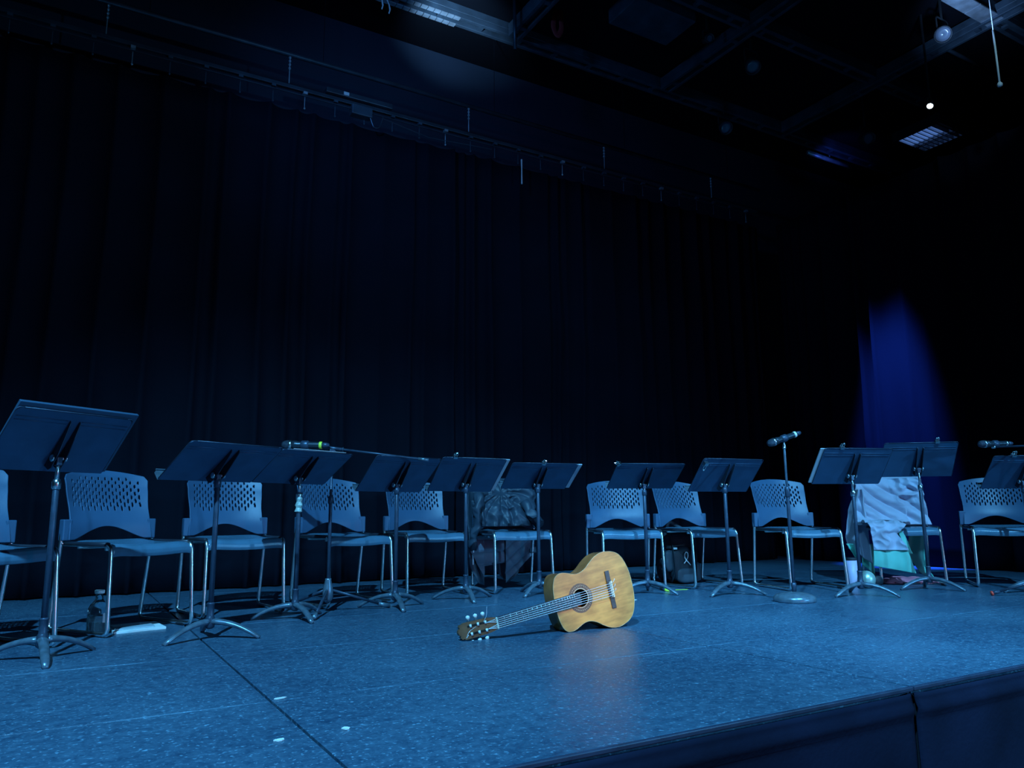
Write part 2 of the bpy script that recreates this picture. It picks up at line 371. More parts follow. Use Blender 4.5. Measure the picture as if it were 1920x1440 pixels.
tag(new_obj('tape_tag', bm, M['rope'], loc=(2.18, 6.06, 5.25)), 'pair of small white tags dangling under the bright ceiling plates', 'tag')
def par_can(x, y, z, aim, label, lens='lens', sc=1.):
    t = thing('stage_light', label, 'stage light', (x, y, z)); q = Vector(aim).to_track_quat('-Z', 'Y').to_matrix().to_4x4()
    bm = B(); lathe(bm, [(.04*sc, .13*sc), (.055*sc, .10*sc), (.075*sc, -.02*sc), (.08*sc, -.10*sc), (.072*sc, -.10*sc), (.06*sc, -.02*sc)], 20, q); new_obj('housing', bm, M['lamp'], t, smooth=True)
    bm = B(); lathe(bm, [(.001, -.068*sc), (.04*sc, -.075*sc), (.068*sc, -.07*sc), (.068*sc, -.06*sc), (.001, -.055*sc)], 20, q); new_obj('lens', bm, M[lens], t, smooth=True)
    bm = B(); tube(bm, rounded([(-.095*sc, 0, 0), (-.095*sc, 0, .15*sc), (.095*sc, 0, .15*sc), (.095*sc, 0, 0)], .03), .008, 6); tube(bm, [(0, 0, .15*sc), (0, 0, 5.545-z)], .012, 6); new_obj('yoke', bm, M['lamp'], t)
    return t
par_can(5.78, 4.95, 5.12, (-.4, -.6, -1), 'small hanging stage light under the middle crossing of the ceiling struts')
par_can(7.1, 3.72, 5.18, (-1, -.5, -.9), 'stage light with pale lens near the top right corner strut')
par_can(7.16, 3.95, 4.55, (-.9, -.3, -1), 'blue-lit stage light beside the right curtain, aimed down at it', 'glow', .42)
par_can(6.55, 6.08, 5.16, (-.6, -1, -1), 'small dark stage light hung from the curtain strut')
par_can(8.05, 5.25, 5.0, (-.6, -1, -.5), 'faint stage light hanging left of the lit louvre')
for x, y, lab in ((5.2, 4.98, 'small unlit lamp dangling left of the middle crossing'),):
    par_can(x, y, 5.22, (-.3, -1, -.4), lab, sc=.6)
# lit louvre lamp
t = thing('louvre_lamp', 'square blue-lit lamp behind dark louvre slats high on the right', 'lamp', (8.72, 4.85, 5.0))
bm = B()
for x0, x1, y0, y1 in ((-.30, -.27, -.27, .27), (.27, .30, -.27, .27), (-.30, .30, -.30, -.27), (-.30, .30, .27, .30)): box(bm, x0, x1, y0, y1, 0, .1)
box(bm, -.3, .3, -.3, .3, .1, .12); bev(new_obj('housing', bm, M['lamp'], t), .004, 1)
bm = B(); box(bm, -.17, .19, -.18, .20, .085, .099); new_obj('panel', bm, M['glowblue'], t)
for q in range(9):
    bm = B(); y = -.24+.06*q; box(bm, -.27, .27, y-.006, y+.006, .0, .05); new_obj('slat', bm, M['lamp'], t)
bm = B(); box(bm, .055, .07, -.27, .27, -.005, .04); box(bm, .10, .11, -.27, .27, -.005, .04); new_obj('divider', bm, M['lamp'], t)
bm = B(); tube(bm, [(0, 0, .12), (0, 0, .38)], .015, 6); new_obj('stem', bm, M['lamp'], t)
bm = B(); tube(bm, [(0, 0, 0), (0, 0, .54)], .009, 8); lathe(bm, [(.004, -.03), (.022, -.02), (.024, .0), (.01, .02)], 10); tube(bm, [(0, 0, .54), (0, 0, 1.15)], .004, 6)
tag(new_obj('drop_rod', bm, M['rope'], smooth=True, loc=(7.09, 3.27, 4.395)), 'bright white rod hanging at the upper right edge of the ceiling', 'rod')
spot('rod_fill', (6.2, 2.4, 4.9), (7.09, 3.27, 4.6), 22, (.35, .75, 1), 30, .6)  # added spot, only there to brighten the hanging rod
bm = B(); tube(bm, [(0, 0, 0), (.78, 0, 0)], .02, 8); tube(bm, [(.1, 0, 0), (.1, 0, .14)], .008, 6); tag(new_obj('short_pipe', bm, M['track'], smooth=True, loc=(7.7, 4.04, 5.40)), 'faint short pipe sloping below the top right strut', 'pipe')
bm = B(); tube(bm, [(0, 0, 0), (.9, 0, 0)], .03, 8); tube(bm, [(.45, 0, 0), (.45, 0, .14)], .01, 6); tag(new_obj('blue_lit_pipe', bm, M['rib'], smooth=True, loc=(8.35, 6.30, 5.36)), 'short pipe catching blue light at the right end of the curtain strut', 'pipe')
# ================================================================== CHAIRS
def chair_proto():
    t = thing('stacking_chair', '', 'chair')
    # seat: thin shell with a rolled front edge
    bm = B(); prof = [(.175, .452), (.13, .447), (.05, .440), (-.06, .440), (-.13, .444), (-.165, .443), (-.187, .434), (-.199, .418), (-.201, .40), (-.197, .384)]
    def f(u, v):
        k = v*(len(prof)-1); i = min(int(k), len(prof)-2); y = lerp(prof[i][0], prof[i+1][0], k-i); z = lerp(prof[i][1], prof[i+1][1], k-i)
        s = 2*u-1; w = .222-.018*max(0, (y-.05)/.13)
        ed = abs(s)**8
        z -= .014*(1-s*s)*smooths([(-.2, 1), (.12, .4), (.2, .2)], y); z -= .014*ed
        return (s*w, y, z)
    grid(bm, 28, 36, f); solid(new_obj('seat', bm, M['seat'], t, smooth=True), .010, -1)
    # perforated backrest, a fine grid with the slots left out
    bm = B(); NU, NV = 200, 120
    def top(s): return .787+.034*(1-s*s)-.02*max(0, abs(s)-.93)/.07
    def bot(s):
        a = abs(s)
        return .452+.066*cos(pi/2*min(1, a/.86))**1.3
    def fb(u, v):
        s = 2*u-1; z = lerp(bot(s), top(s), v)
        hw = smooths([(.45, .228), (.548, .222), (.60, .221), (.72, .229), (.79, .235), (.83, .232)], z)
        x = s*hw; y = .205+.075*((z-.452)/.335)-.045*s*s+.022
        y += .018*(1-s*s)-.030*math.exp(-((z-.53)/.09)**2)*(1-.6*s*s)+.010*max(0, (z-.72)/.1)**2
        return (x, y, z)
    def hole(i, j):
        u = (i+.5)/NU; v = (j+.5)/NV; x, y, z = fb(u, v)
        px, pz = .0186, .0405
        c = round(x/px)
        if abs(c) > 10: return False
        o = .5 if c % 2 else 0
        r = round((z-.592)/pz-o)+o
        if r < .25 or r > 4.6: return False
        zz = .592+r*pz
        if r < .8 and abs(c) > 8: return False
        if zz > .765+.02*(1-(x/.2)**2): return False
        w = .0045; h = lerp(.0160, .0095, min(1, r/4.)); dx, dz = abs(x-c*px), abs(z-zz)
        return dx < w and dz < h and not (dx > w*.5 and dz > h*.72)
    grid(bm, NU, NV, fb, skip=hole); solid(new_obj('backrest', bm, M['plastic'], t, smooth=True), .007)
    for s in (-1, 1):
        bm = B(); prism(bm, [(s*.208, .188), (s*.256, .183), (s*.258, .224), (s*.210, .228)], 'z', .448, .556)
        bev(new_obj('back_bracket', bm, M['plastic'], t), .006, 3)
        # one bent tube: seat rail, front leg, floor runner, rear leg, upright
        pts = rounded([(s*.234, .20, .432), (s*.224, .05, .430), (s*.222, -.192, .428), (s*.228, -.222, .015), (s*.245, .262, .013), (s*.250, .205, .448), (s*.246, .215, .50)], .035, 6)
        bm = B(); tube(bm, pts, .0104, 12); new_obj('sled_leg', bm, M['chrome'], t, smooth=True)
        bm = B(); tube(bm, [(s*.2325, .195, .4335), (s*.2235, .05, .4325), (s*.2215, -.165, .4315)], .0125, 10); new_obj('seat_rail', bm, M['rail'], t, smooth=True)
        bm = B(); tube(bm, [(s*.2255, -.16, .0085), (s*.2285, -.10, .0085)], .0085, 8); new_obj('glide', bm, M['rubber'], t)
        bm = B(); tube(bm, [(s*.240, .13, .0085), (s*.2425, .20, .0085)], .0085, 8); new_obj('glide', bm, M['rubber'], t)
        bm = B(); lathe(bm, [(.001, 0), (.009, .001), (.007, .006), (.001, .008)], 10, Matrix.Translation((s*.245, .20, .434)) @ Matrix.Rotation(s*pi/2, 4, 'Y')); new_obj('screw', bm, M['steel'], t)
    bm = B(); tube(bm, [(-.22, .10, .418), (.22, .10, .418)], .010, 8); tube(bm, [(-.22, -.14, .412), (.22, -.14, .412)], .009, 8); new_obj('cross_bar', bm, M['chrome'], t, smooth=True)
    return t
CH = [(-.302, 4.095, 32.8, 'blue-grey stacking chair cut by the left picture edge, behind the leftmost music stand'),
 (.319, 4.514, 28.2, 'blue-grey stacking chair with the glass bottle and white booklet on the floor under it'),
 (.912, 4.884, 7.2, 'blue-grey stacking chair behind the second music stand, dark shadow blot on its backrest'),
 (1.617, 4.958, 11.3, 'blue-grey stacking chair seen behind the boom microphone stand pole'),
 (2.308, 5.217, -1.7, 'blue-grey stacking chair directly left of the chair with the dark jacket'),
 (2.964, 5.077, -9.2, 'stacking chair with a dark puffer jacket slung over its back'),
 (3.709, 4.669, -23.0, 'blue-grey stacking chair standing right behind the guitar body'),
 (4.334, 4.550, -3.2, 'blue-grey stacking chair with the dark backpack beneath and behind it'),
 (4.830, 3.989, -18.3, 'blue-grey stacking chair behind the round-base microphone stand'),
 (5.755, 3.763, -41.7, 'stacking chair buried under a pale grey coat with teal lining'),
 (6.190, 3.221, -53.1, 'blue-grey stacking chair at the right picture edge, behind the rightmost music stand')]
c0 = chair_proto()
for i, (x, y, a, lab) in enumerate(CH):
    o = c0 if i == 0 else copy_tree(c0)
    o.location = (x, y, 0); o.rotation_euler = (0, 0, radians(a)); o['label'] = lab; o['category'] = 'chair'; o['group'] = 'stacking chairs in an arc on the stage'
# ================================================================== MUSIC STANDS
def make_stand(x, y, a, tilt, zj, foot, label, inner=.03, wrap=False, redpole=False):
    t = thing('music_stand', label, 'music stand', (x, y, 0), radians(a), 'black music stands in front of the chairs')
    for q in range(3):
        ph = radians(foot+120*q-a); bm = B(); d = Vector((cos(ph), sin(ph), 0)); pts = []; rw = []; rh = []
        for k in range(11):
            s = k/10; rr = .012+.225*s; z = .078-.070*s**2.1-.004*s
            pts.append(d*rr+Vector((0, 0, z))); rw.append(lerp(.021, .0155, s)*(1 if s < .95 else .7)); rh.append(lerp(.015, .009, s))
        tube(bm, pts, rw, 10, ry=rh); new_obj('leg', bm, M['foot'], t, smooth=True)
    bm = B(); lathe(bm, [(.012, .045), (.022, .052), (.024, .085), (.019, .10), (.0165, .105), (.0165, .155), (.0185, .157), (.0185, .163), (.013, .165)], 20); new_obj('hub', bm, M['stand'], t, smooth=True)
    zt = zj-inner
    bm = B(); lathe(bm, [(.0125, .10), (.0125, zt), (.010, zt+.003)], 16); new_obj('outer_pole', bm, M['stand'], t, smooth=True)
    bm = B(); lathe(bm, [(.0085, zt-.02), (.0085, zj-.012), (.006, zj-.01)], 12); new_obj('inner_pole', bm, M['steel'], t, smooth=True)
    bm = B(); lathe(bm, [(.012, zt-.03), (.0175, zt-.025), (.0175, zt), (.0145, zt+.012), (.009, zt+.014)], 16); new_obj('collar', bm, M['steel'] if inner > .05 else M['stand'], t, smooth=True)
    bm = B(); lathe(bm, [(.001, -.034), (.013, -.033), (.016, -.028), (.007, -.024), (.007, .024), (.014, .028), (.012, .034), (.001, .036)], 14, Matrix.Translation((0, 0, zj)) @ Matrix.Rotation(pi/2, 4, 'Y')); new_obj('tilt_bolt', bm, M['steel'], t, smooth=True)
    bm = B(); box(bm, -.012, .012, -.012, .014, zj-.03, zj+.006); bev(new_obj('pivot_block', bm, M['stand'], t), .004)
    if wrap:
        bm = B(); lathe(bm, [(.013, zj-.19), (.020, zj-.185), (.017, zj-.165), (.021, zj-.15), (.016, zj-.13), (.020, zj-.115), (.016, zj-.10), (.019, zj-.09), (.013, zj-.085)], 12)
        for v in bm.verts: v.co += Vector((noise.noise(v.co*80), noise.noise(v.co*80+Vector((5, 0, 0))), 0))*.006
        new_obj('tape_wrap', bm, M['tape'], t, smooth=False)
    W2 = .255; v0, v1 = -.0912, .2128; r = .03
    poly = [(-W2+.006, v0), (W2-.006, v0), (W2, v0+.006)]
    for k in range(7): th = pi/2*k/6; poly.append((W2-r+r*cos(th), v1-r+r*sin(th)))
    for k in range(7): th = pi/2+pi/2*k/6; poly.append((-W2+r+r*cos(th), v1-r+r*sin(th)))
    poly.append((-W2, v0+.006))
    bm = B(); prism(bm, poly, 'y', .030, .0325); 
    o = bev(new_obj('desk', bm, M['desk'], t, loc=(0, 0, zj), rot=(radians(tilt), 0, 0)), .001, 2)
    for v in (.155, .172):
        bm = B(); pts = [(-W2+.012, .0295, v), (-.03, .0295, v)]; tube(bm, pts, .0022, 6); tube(bm, [(.03, .0295, v), (W2-.012, .0295, v)], .0022, 6); new_obj('ridge', bm, M['desk'], o, smooth=True)
    bm = B(); tube(bm, [(-W2+.03, .031, v1), (W2-.03, .031, v1)], .003, 6); tube(bm, rounded([(-W2, .031, v0+.01), (-W2, .031, v1), (-W2+.04, .031, v1)], .03), .0022, 6); tube(bm, rounded([(W2, .031, v0+.01), (W2, .031, v1), (W2-.04, .031, v1)], .03), .0022, 6); new_obj('rolled_edge', bm, M['stand'], o, smooth=True)
    sh = [(-W2, .031), (W2, .031), (W2+.004, .07), (W2-.01, .086), (-W2+.01, .086), (-W2-.004, .07)]
    bm = B(); prism(bm, sh, 'z', v0-.0005, v0+.0015); tube(bm, [(-W2+.006, .086, v0+.004), (W2-.006, .086, v0+.004)], .004, 6); new_obj('shelf', bm, M['folder'] if False else M['foot'], o)
    for s in (-1, 1):
        bm = B(); prism(bm, [(.0295, -.062), (-.004, -.058), (-.014, -.04), (-.012, .03), (.018, .168), (.0295, .172)], 'x', s*.020-.0015, s*.020+.0015); new_obj('bracket_fin', bm, M['fin'], o)
    for s in (-1, 1):
        bm = B(); tube(bm, [(s*.0215, -.0145, -.04), (s*.0215, -.0125, .03), (s*.0215, .0175, .168), (s*.0215, .029, .173)], .0014, 5); new_obj('fin_edge', bm, M['stand'], o)
    return t, o
ST = [(-.034, 3.737, 33, 40, .811, -85, 'nearest music stand, its desk cut by the left picture edge', .10, False),
 (.636, 3.931, 25, 57, .760, -151, 'second music stand from the left, overlapping the tape-wrapped one', .03, False),
 (1.152, 4.387, 25, 56, .773, -82, 'music stand with pale tape wound round its pole, under the boom microphone', .09, True),
 (1.809, 4.555, 16, 47, .750, -99, 'music stand whose desk sits under the boom arm tail end', .03, False),
 (2.372, 4.705, 5, 45, .764, -103, 'music stand with a chrome clip and pale folder edge, left of the jacket chair', .03, False),
 (2.958, 4.712, -9, 56, .771, -148, 'music stand in front of the jacket chair, white folder edge on its right', .03, False),
 (3.628, 4.331, -18, 57, .765, -70, 'music stand right behind the guitar with a clip at its upper left corner', .05, False),
 (4.042, 3.949, -8, 44, .754, -168, 'music stand left of the round-base microphone, wire clip hanging at its corner', .03, False),
 (4.701, 3.401, -21, 40, .802, -66, 'scratched music stand with a pale folder at its left edge, before the coat chair', .11, False),
 (5.470, 3.394, -39, 38, .868, -80, 'tallest scratched music stand, standing before the blue-lit curtain', .13, False),
 (5.850, 2.870, -32, 44, .758, 156, 'music stand cut by the right picture edge', .05, False)]
stands = []
for q in ST: stands.append(make_stand(*q[:7], inner=q[7], wrap=q[8]))
bpy.context.view_layer.update()
def on_desk(i, bm, name, m, label, cat, group=None, smooth=False):
    """link a thing that lies on desk i, given in the desk's own axes"""
    x, y, a, tilt, zj = ST[i][:5]
    o = new_obj(name, bm, m, smooth=smooth)
    o.matrix_world = Matrix.Translation((x, y, zj)) @ Matrix.Rotation(radians(a), 4, 'Z') @ Matrix.Rotation(radians(tilt), 4, 'X')
    return tag(o, label, cat, group)
# folders lying on the desks (musician's side)
def fold(i, x0, x1, v0, v1, m, label, th=.008, rot=0):
    bm = B(); box(bm, x0, x1, .036, .036+th, v0, v1); 
    if rot: bmesh.ops.rotate(bm, verts=bm.verts, cent=((x0+x1)/2, .04, v0), matrix=Matrix.Rotation(rot, 3, 'Y'))
    return bev(on_desk(i, bm, 'music_folder', m, label, 'folder', 'folders on the music stands'), .002, 2)
fold(0, -.25, .272, -.085, .236, M['darkfolder'], 'dark folder rising above the desk of the nearest music stand', .014, 0)
fold(4, -.1, .288, -.085, .208, M['folder'], 'pale folder sticking out right of the stand left of the jacket chair')
fold(5, -.05, .292, -.085, .196, M['folder'], 'pale folder sticking out right of the stand in front of the jacket', .008)
fold(8, -.280, .1, -.085, .205, M['folder'], 'pale blue folder sticking out left of the scratched stand before the coat')
fold(2, -.18, .20, -.085, .218, M['paper'], 'white sheet just topping the desk of the tape-wrapped stand', .002)
def clip(i, x, v, label, rot=0, hang=False):
    bm = B(); s = -1 if hang else 1
    box(bm, -.015, .015, .021, .046, -.009, .008)
    tube(bm, rounded([(-.008, .028, .006), (-.010, .026, .030), (0, .026, .036), (.010, .026, .030), (.008, .028, .006)], .008, 3), .0022, 6)
    tube(bm, rounded([(-.006, .040, .006), (-.008, .046, .022), (.008, .046, .022), (.006, .040, .006)], .008, 3), .002, 6)
    lathe(bm, [(.001, .030), (.007, .033), (.008, .038), (.001, .044)], 8, Matrix.Translation((0, .026, 0)))
    if hang: bmesh.ops.scale(bm, vec=(1, 1, -1.4), verts=bm.verts); bmesh.ops.translate(bm, vec=(0, -.02, -.01), verts=bm.verts)
    if rot: bmesh.ops.rotate(bm, verts=bm.verts, cent=(0, .03, 0), matrix=Matrix.Rotation(rot, 3, 'Y'))
    bmesh.ops.translate(bm, vec=(x, 0, v), verts=bm.verts)
    return on_desk(i, bm, 'page_clip', M['steel'], label, 'clip', 'metal page clips on the music stands')
clip(4, -.165, .217, 'metal clip on top of the stand left of the jacket chair')
clip(5, -.02, .21, 'small pale clip at the top of the stand in front of the jacket', .2)
clip(6, -.245, .205, 'chrome clip on the upper left corner of the stand behind the guitar', -1.1)
clip(7, -.235, .19, 'wire clip hanging from the corner of the stand left of the round-base microphone', 0, True)
clip(8, -.13, .217, 'metal clip standing on top of the scratched stand with the folder')
clip(9, .11, .217, 'metal clip standing on top of the tallest stand')
clip(10, -.12, .217, 'metal clip on top of the rightmost music stand')
# ================================================================== MICROPHONES
def rotz_to(d):
    return Vector(d).normalized().to_track_quat('Z', 'X').to_matrix().to_4x4()
def microphone(pos, d, label, band, sc=1):
    """handheld microphone; pos is the middle, d points from tail to head"""
    t = thing('microphone', label, 'microphone', pos); R = rotz_to(d) @ Matrix.Scale(sc, 4)
    bm = B(); lathe(bm, [(.001, .135), (.012, .133), (.020, .125), (.0245, .110), (.0255, .098), (.0245, .088), (.022, .078)], 20, R); new_obj('grille', bm, M['grille'], t, smooth=True)
    bm = B(); lathe(bm, [(.024, .078), (.0262, .080), (.0262, .092), (.024, .094)], 20, R); new_obj('grille_ring', bm, M['steel'], t, smooth=True)
    bm = B(); lathe(bm, [(.022, .078), (.0235, .06), (.0195, .045), (.0185, .0), (.0175, -.07), (.0165, -.085), (.001, -.086)], 20, R); new_obj('body', bm, M['mic'], t, smooth=True)
    bm = B(); lathe(bm, [(.017, -.066), (.0195, -.068), (.0195, -.080), (.017, -.082)], 20, R); new_obj('colour_band', bm, band, t, smooth=True)
    bm = B(); lathe(bm, [(.015, -.084), (.0145, -.10), (.010, -.118), (.001, -.122)], 16, R); new_obj('antenna', bm, M['stand'], t, smooth=True)
    bm = B(); lathe(bm, [(.0205, .03), (.024, .025), (.0245, -.005), (.0205, -.012)], 20, R); new_obj('clip_sleeve', bm, M['stand'], t, smooth=True)
    return t
CR = Vector((cos(Y_), -sin(Y_), 0))      # a direction along the row of chairs
# boom stand
c = Vector((1.40, 4.60, 0))
t = thing('boom_microphone_stand', 'tripod microphone stand whose long boom reaches over the tape-wrapped music stand', 'microphone stand', c)
jt = .955
for ph, L_ in ((-118, .37), (-5, .38), (118, .37)):
    d = Vector((cos(radians(ph)), sin(radians(ph)), 0))
    bm = B(); tube(bm, [d*.025+Vector((0, 0, .125)), d*(L_-.05)+Vector((0, 0, .026))], .0085, 10); l = new_obj('leg', bm, M['stand'], t, smooth=True)
    bm = B(); tube(bm, [d*(L_-.07)+Vector((0, 0, .031)), d*L_+Vector((0, 0, .014))], [.012, .014], 10); new_obj('rubber_foot', bm, M['foot'], l, smooth=True)
    bm = B(); tube(bm, [d*.02+Vector((0, 0, .075)), d*.15+Vector((0, 0, .085))], .004, 6); new_obj('brace', bm, M['stand'], t)
bm = B(); lathe(bm, [(.014, .055), (.030, .075), (.032, .115), (.027, .15), (.018, .185), (.019, .192), (.012, .194)], 20); new_obj('hub', bm, M['foot'], t, smooth=True)
bm = B(); lathe(bm, [(.0105, .05), (.0105, .66), (.008, .665), (.008, jt-.01)], 14); new_obj('pole', bm, M['stand'], t, smooth=True)
bm = B(); lathe(bm, [(.011, .635), (.0165, .64), (.0165, .675), (.009, .685)], 14); new_obj('clutch', bm, M['stand'], t, smooth=True)
bm = B(); box(bm, -.018, .018, -.012, .012, jt-.03, jt+.01); lathe(bm, [(.001, -.02), (.012, -.018), (.012, .03), (.001, .034)], 10, Matrix.Translation((-.02, -.01, jt-.012)) @ Matrix.Rotation(pi/2, 4, 'X')); bev(new_obj('boom_joint', bm, M['stand'], t), .004)
J = Vector((0, 0, jt+.017)); bd = (CR+Vector((0, .06, -.125))).normalized()
bm = B(); tube(bm, [J-bd*.15, J-bd*.05], .0058, 10); tube(bm, [J-bd*.02, J+bd*.585], .0070, 10); new_obj('boom', bm, M['stand'], t, smooth=True)
bm = B(); tube(bm, [J-bd*.06, J+bd*.07], .0105, 12); tube(bm, [J+bd*.062, J+bd*.068], .0135, 12); new_obj('boom_sleeve', bm, M['stand'], t, smooth=True)
bm = B(); tube(bm, [J+bd*.53, J+bd*.595], .0095, 12); new_obj('end_grip', bm, M['foot'], t, smooth=True)
bm = B(); tube(bm, [J-bd*.17, J-bd*.13], .0095, 10); tube(bm, [J-bd*.15, J-bd*.15+Vector((0, -.02, -.02))], .006, 8); new_obj('clip_joint', bm, M['foot'], t, smooth=True)
microphone(c+J-bd*.165+Vector((0, -.030, -.004)), -CR+Vector((0, 0, .02)), 'handheld microphone with a lime band on the end of the long boom', M['yellow'], 1.15)
# round base stand
c = Vector((4.06, 3.42, 0))
t = thing('round_base_microphone_stand', 'straight microphone stand on a heavy round base', 'microphone stand', c)
bm = B(); lathe(bm, [(.001, 0), (.126, .0), (.130, .010), (.129, .026), (.118, .040), (.085, .052), (.04, .060), (.02, .062), (.001, .062)], 40); new_obj('round_base', bm, M['foot'], t, smooth=True)
bm = B(); lathe(bm, [(.014, .06), (.015, .085), (.0165, .087), (.0165, .115), (.011, .118)], 16); new_obj('base_socket', bm, M['stand'], t, smooth=True)
bm = B(); lathe(bm, [(.011, .06), (.011, .70), (.008, .71)], 14); new_obj('lower_pole', bm, M['stand'], t, smooth=True)
bm = B(); lathe(bm, [(.012, .655), (.0165, .66), (.0165, .70), (.014, .72), (.009, .725)], 16); new_obj('clutch', bm, M['stand'], t, smooth=True)
bm = B(); lathe(bm, [(.0078, .70), (.0078, .975), (.007, .98)], 12); new_obj('upper_pole', bm, M['foot'], t, smooth=True)
bm = B(); lathe(bm, [(.008, .970), (.013, .972), (.013, .978), (.010, .98), (.012, .985), (.007, 1.005), (.006, 1.02), (.001, 1.022)], 14); new_obj('clip_mount', bm, M['steel'], t, smooth=True)
microphone(c+Vector((0, 0, 1.042))+CR*.01, -CR+Vector((0, -.2, -.30)), 'handheld microphone tilted down to the left on the round-base stand', M['pearl'])
# right boom stand, mostly outside the picture
c = Vector((5.66, 2.66, 0))
t = thing('boom_microphone_stand', 'boom microphone stand at the right picture edge, red ring on its foot', 'microphone stand', c)
for k, (fx, fy) in enumerate(((5.395, 2.925), (5.45, 2.36), (5.96, 2.45))):
    f3 = Vector((fx, fy, .014))-c; s3 = f3.normalized()*.03; s3.z = .12
    bm = B(); tube(bm, [s3, s3.lerp(f3, .93)], .008, 10); l = new_obj('leg', bm, M['stand'], t, smooth=True)
    bm = B(); tube(bm, [s3.lerp(f3, .86), f3], .0125, 12); new_obj('rubber_foot', bm, M['stand'], l, smooth=True)
    bm = B(); tube(bm, [s3.lerp(f3, .975), s3.lerp(f3, 1.01)], .0155, 12); new_obj('red_ring', bm, M['red'], l, smooth=True)['label'] = 'red foot ring'
bm = B(); lathe(bm, [(.014, .055), (.030, .075), (.032, .115), (.027, .15), (.018, .185), (.012, .194)], 20); new_obj('hub', bm, M['foot'], t, smooth=True)
bm = B(); lathe(bm, [(.0105, .05), (.0105, .66), (.008, .665), (.008, .97)], 14); new_obj('pole', bm, M['stand'], t, smooth=True)
e = Vector((5.56, 2.89, .995))-c; J = Vector((0, 0, .99)); bd = (J-e).normalized()
bm = B(); tube(bm, [e, J+bd*.4], .0065, 10); new_obj('boom', bm, M['stand'], t, smooth=True)
bm = B(); lathe(bm, [(.001, -.02), (.013, -.018), (.013, .018), (.001, .02)], 12, Matrix.Translation(J) @ Matrix.Rotation(pi/2, 4, 'X')); new_obj('boom_joint', bm, M['stand'], t, smooth=True)
bm = B(); lathe(bm, [(.001, -.014), (.011, -.012), (.011, .012), (.001, .014)], 12, Matrix.Translation(e) @ Matrix.Rotation(pi/2, 4, 'X')); tube(bm, [e, e+Vector((-.02, 0, .02))], .006, 6); new_obj('clip_joint', bm, M['steel'], t, smooth=True)
microphone(c+e+Vector((.02, -.01, .022)), -CR+Vector((0, -.1, -.02)), 'handheld microphone on the boom at the right picture edge', M['steel'])
# ================================================================== GUITAR
G = thing('acoustic_guitar', 'tan classical guitar lying on its side on the stage floor', 'guitar', (2.405, 3.165, .1865))
G.rotation_euler = (radians(-5), radians(-10.3), radians(-1.5))
half = [(.142, 0), (.139, .05), (.130, .095), (.110, .14), (.08, .168), (.035, .183), (0, .186), (-.04, .178), (-.08, .157), (-.115, .133), (-.145, .120), (-.17, .1165), (-.195, .120), (-.22, .129), (-.245, .137), (-.268, .139), (-.29, .133), (-.308, .115), (-.320, .082), (-.326, .04), (-.327, 0)]
def crom(p, n=4):
    out = []
    q = [p[0]]+p+[p[-1]]
    for i in range(1, len(q)-2):
        for k in range(n):
            t = k/n; a, b, c_, d = q[i-1], q[i], q[i+1], q[i+2]
            out.append(tuple(.5*((2*b[j])+(-a[j]+c_[j])*t+(2*a[j]-5*b[j]+4*c_[j]-d[j])*t*t+(-a[j]+3*b[j]-3*c_[j]+d[j])*t**3) for j in (0, 1)))
    out.append(p[-1]); return out
up = crom(half); outline = up+[(x, -w) for x, w in up[::-1][1:-1]]
HX, HR = -.180, .043
def plate(y, hole, m, name):
    bm = B(); A = [bm.verts.new((x, y, w)) for x, w in outline]; ed = [bm.edges.new((A[i], A[(i+1) % len(A)])) for i in range(len(A))]
    if hole:
        C_ = [bm.verts.new((HX+HR*cos(2*pi*k/40), y, HR*sin(2*pi*k/40))) for k in range(40)]; ed += [bm.edges.new((C_[i], C_[(i+1) % 40])) for i in range(40)]
    bmesh.ops.triangle_fill(bm, edges=ed, use_beauty=True); return new_obj(name, bm, m, G)
plate(0, True, M['tanwood'], 'top'); plate(.094, False, M['brown'], 'back')
bm = B(); A = [bm.verts.new((x, .0005, w)) for x, w in outline]; C_ = [bm.verts.new((x, .0935, w)) for x, w in outline]
for i in range(len(A)): bm.faces.new((A[i], A[(i+1) % len(A)], C_[(i+1) % len(A)], C_[i]))
new_obj('side', bm, M['brown'], G, smooth=True)
bm = B(); tube(bm, [(x, .0008, w) for x, w in outline]+[(outline[0][0], .0008, outline[0][1])], .0014, 6, False); new_obj('binding', bm, M['binding'], G, smooth=True)
def ringm(r1, r2, y, m, name):
    bm = B(); n = 60; a = [[bm.verts.new((HX+r*cos(2*pi*k/n), yy, r*sin(2*pi*k/n))) for k in range(n)] for r, yy in ((r1, 0), (r1, y), (r2, y), (r2, 0))]
    for q in range(3):
        for k in range(n): bm.faces.new((a[q][k], a[q][(k+1) % n], a[q+1][(k+1) % n], a[q+1][k]))
    return new_obj(name, bm, m, G)
ringm(.0435, .0475, -.0006, M['ringlight'], 'rosette'); ringm(.0475, .070, -.0005, M['ring'], 'rosette')
rz = ringm(.054, .064, -.0008, M['ring'], 'rosette')
bm = B()
for k in range(36):
    th = 2*pi*k/36; cx, cz = HX+.059*cos(th), .059*sin(th); lathe(bm, [(.0022, 0), (.0022, .0012)], 6, Matrix.Translation((cx, -.0018, cz)) @ Matrix.Rotation(pi/2, 4, 'X'))
new_obj('rosette_inlay', bm, M['ringlight'], rz)
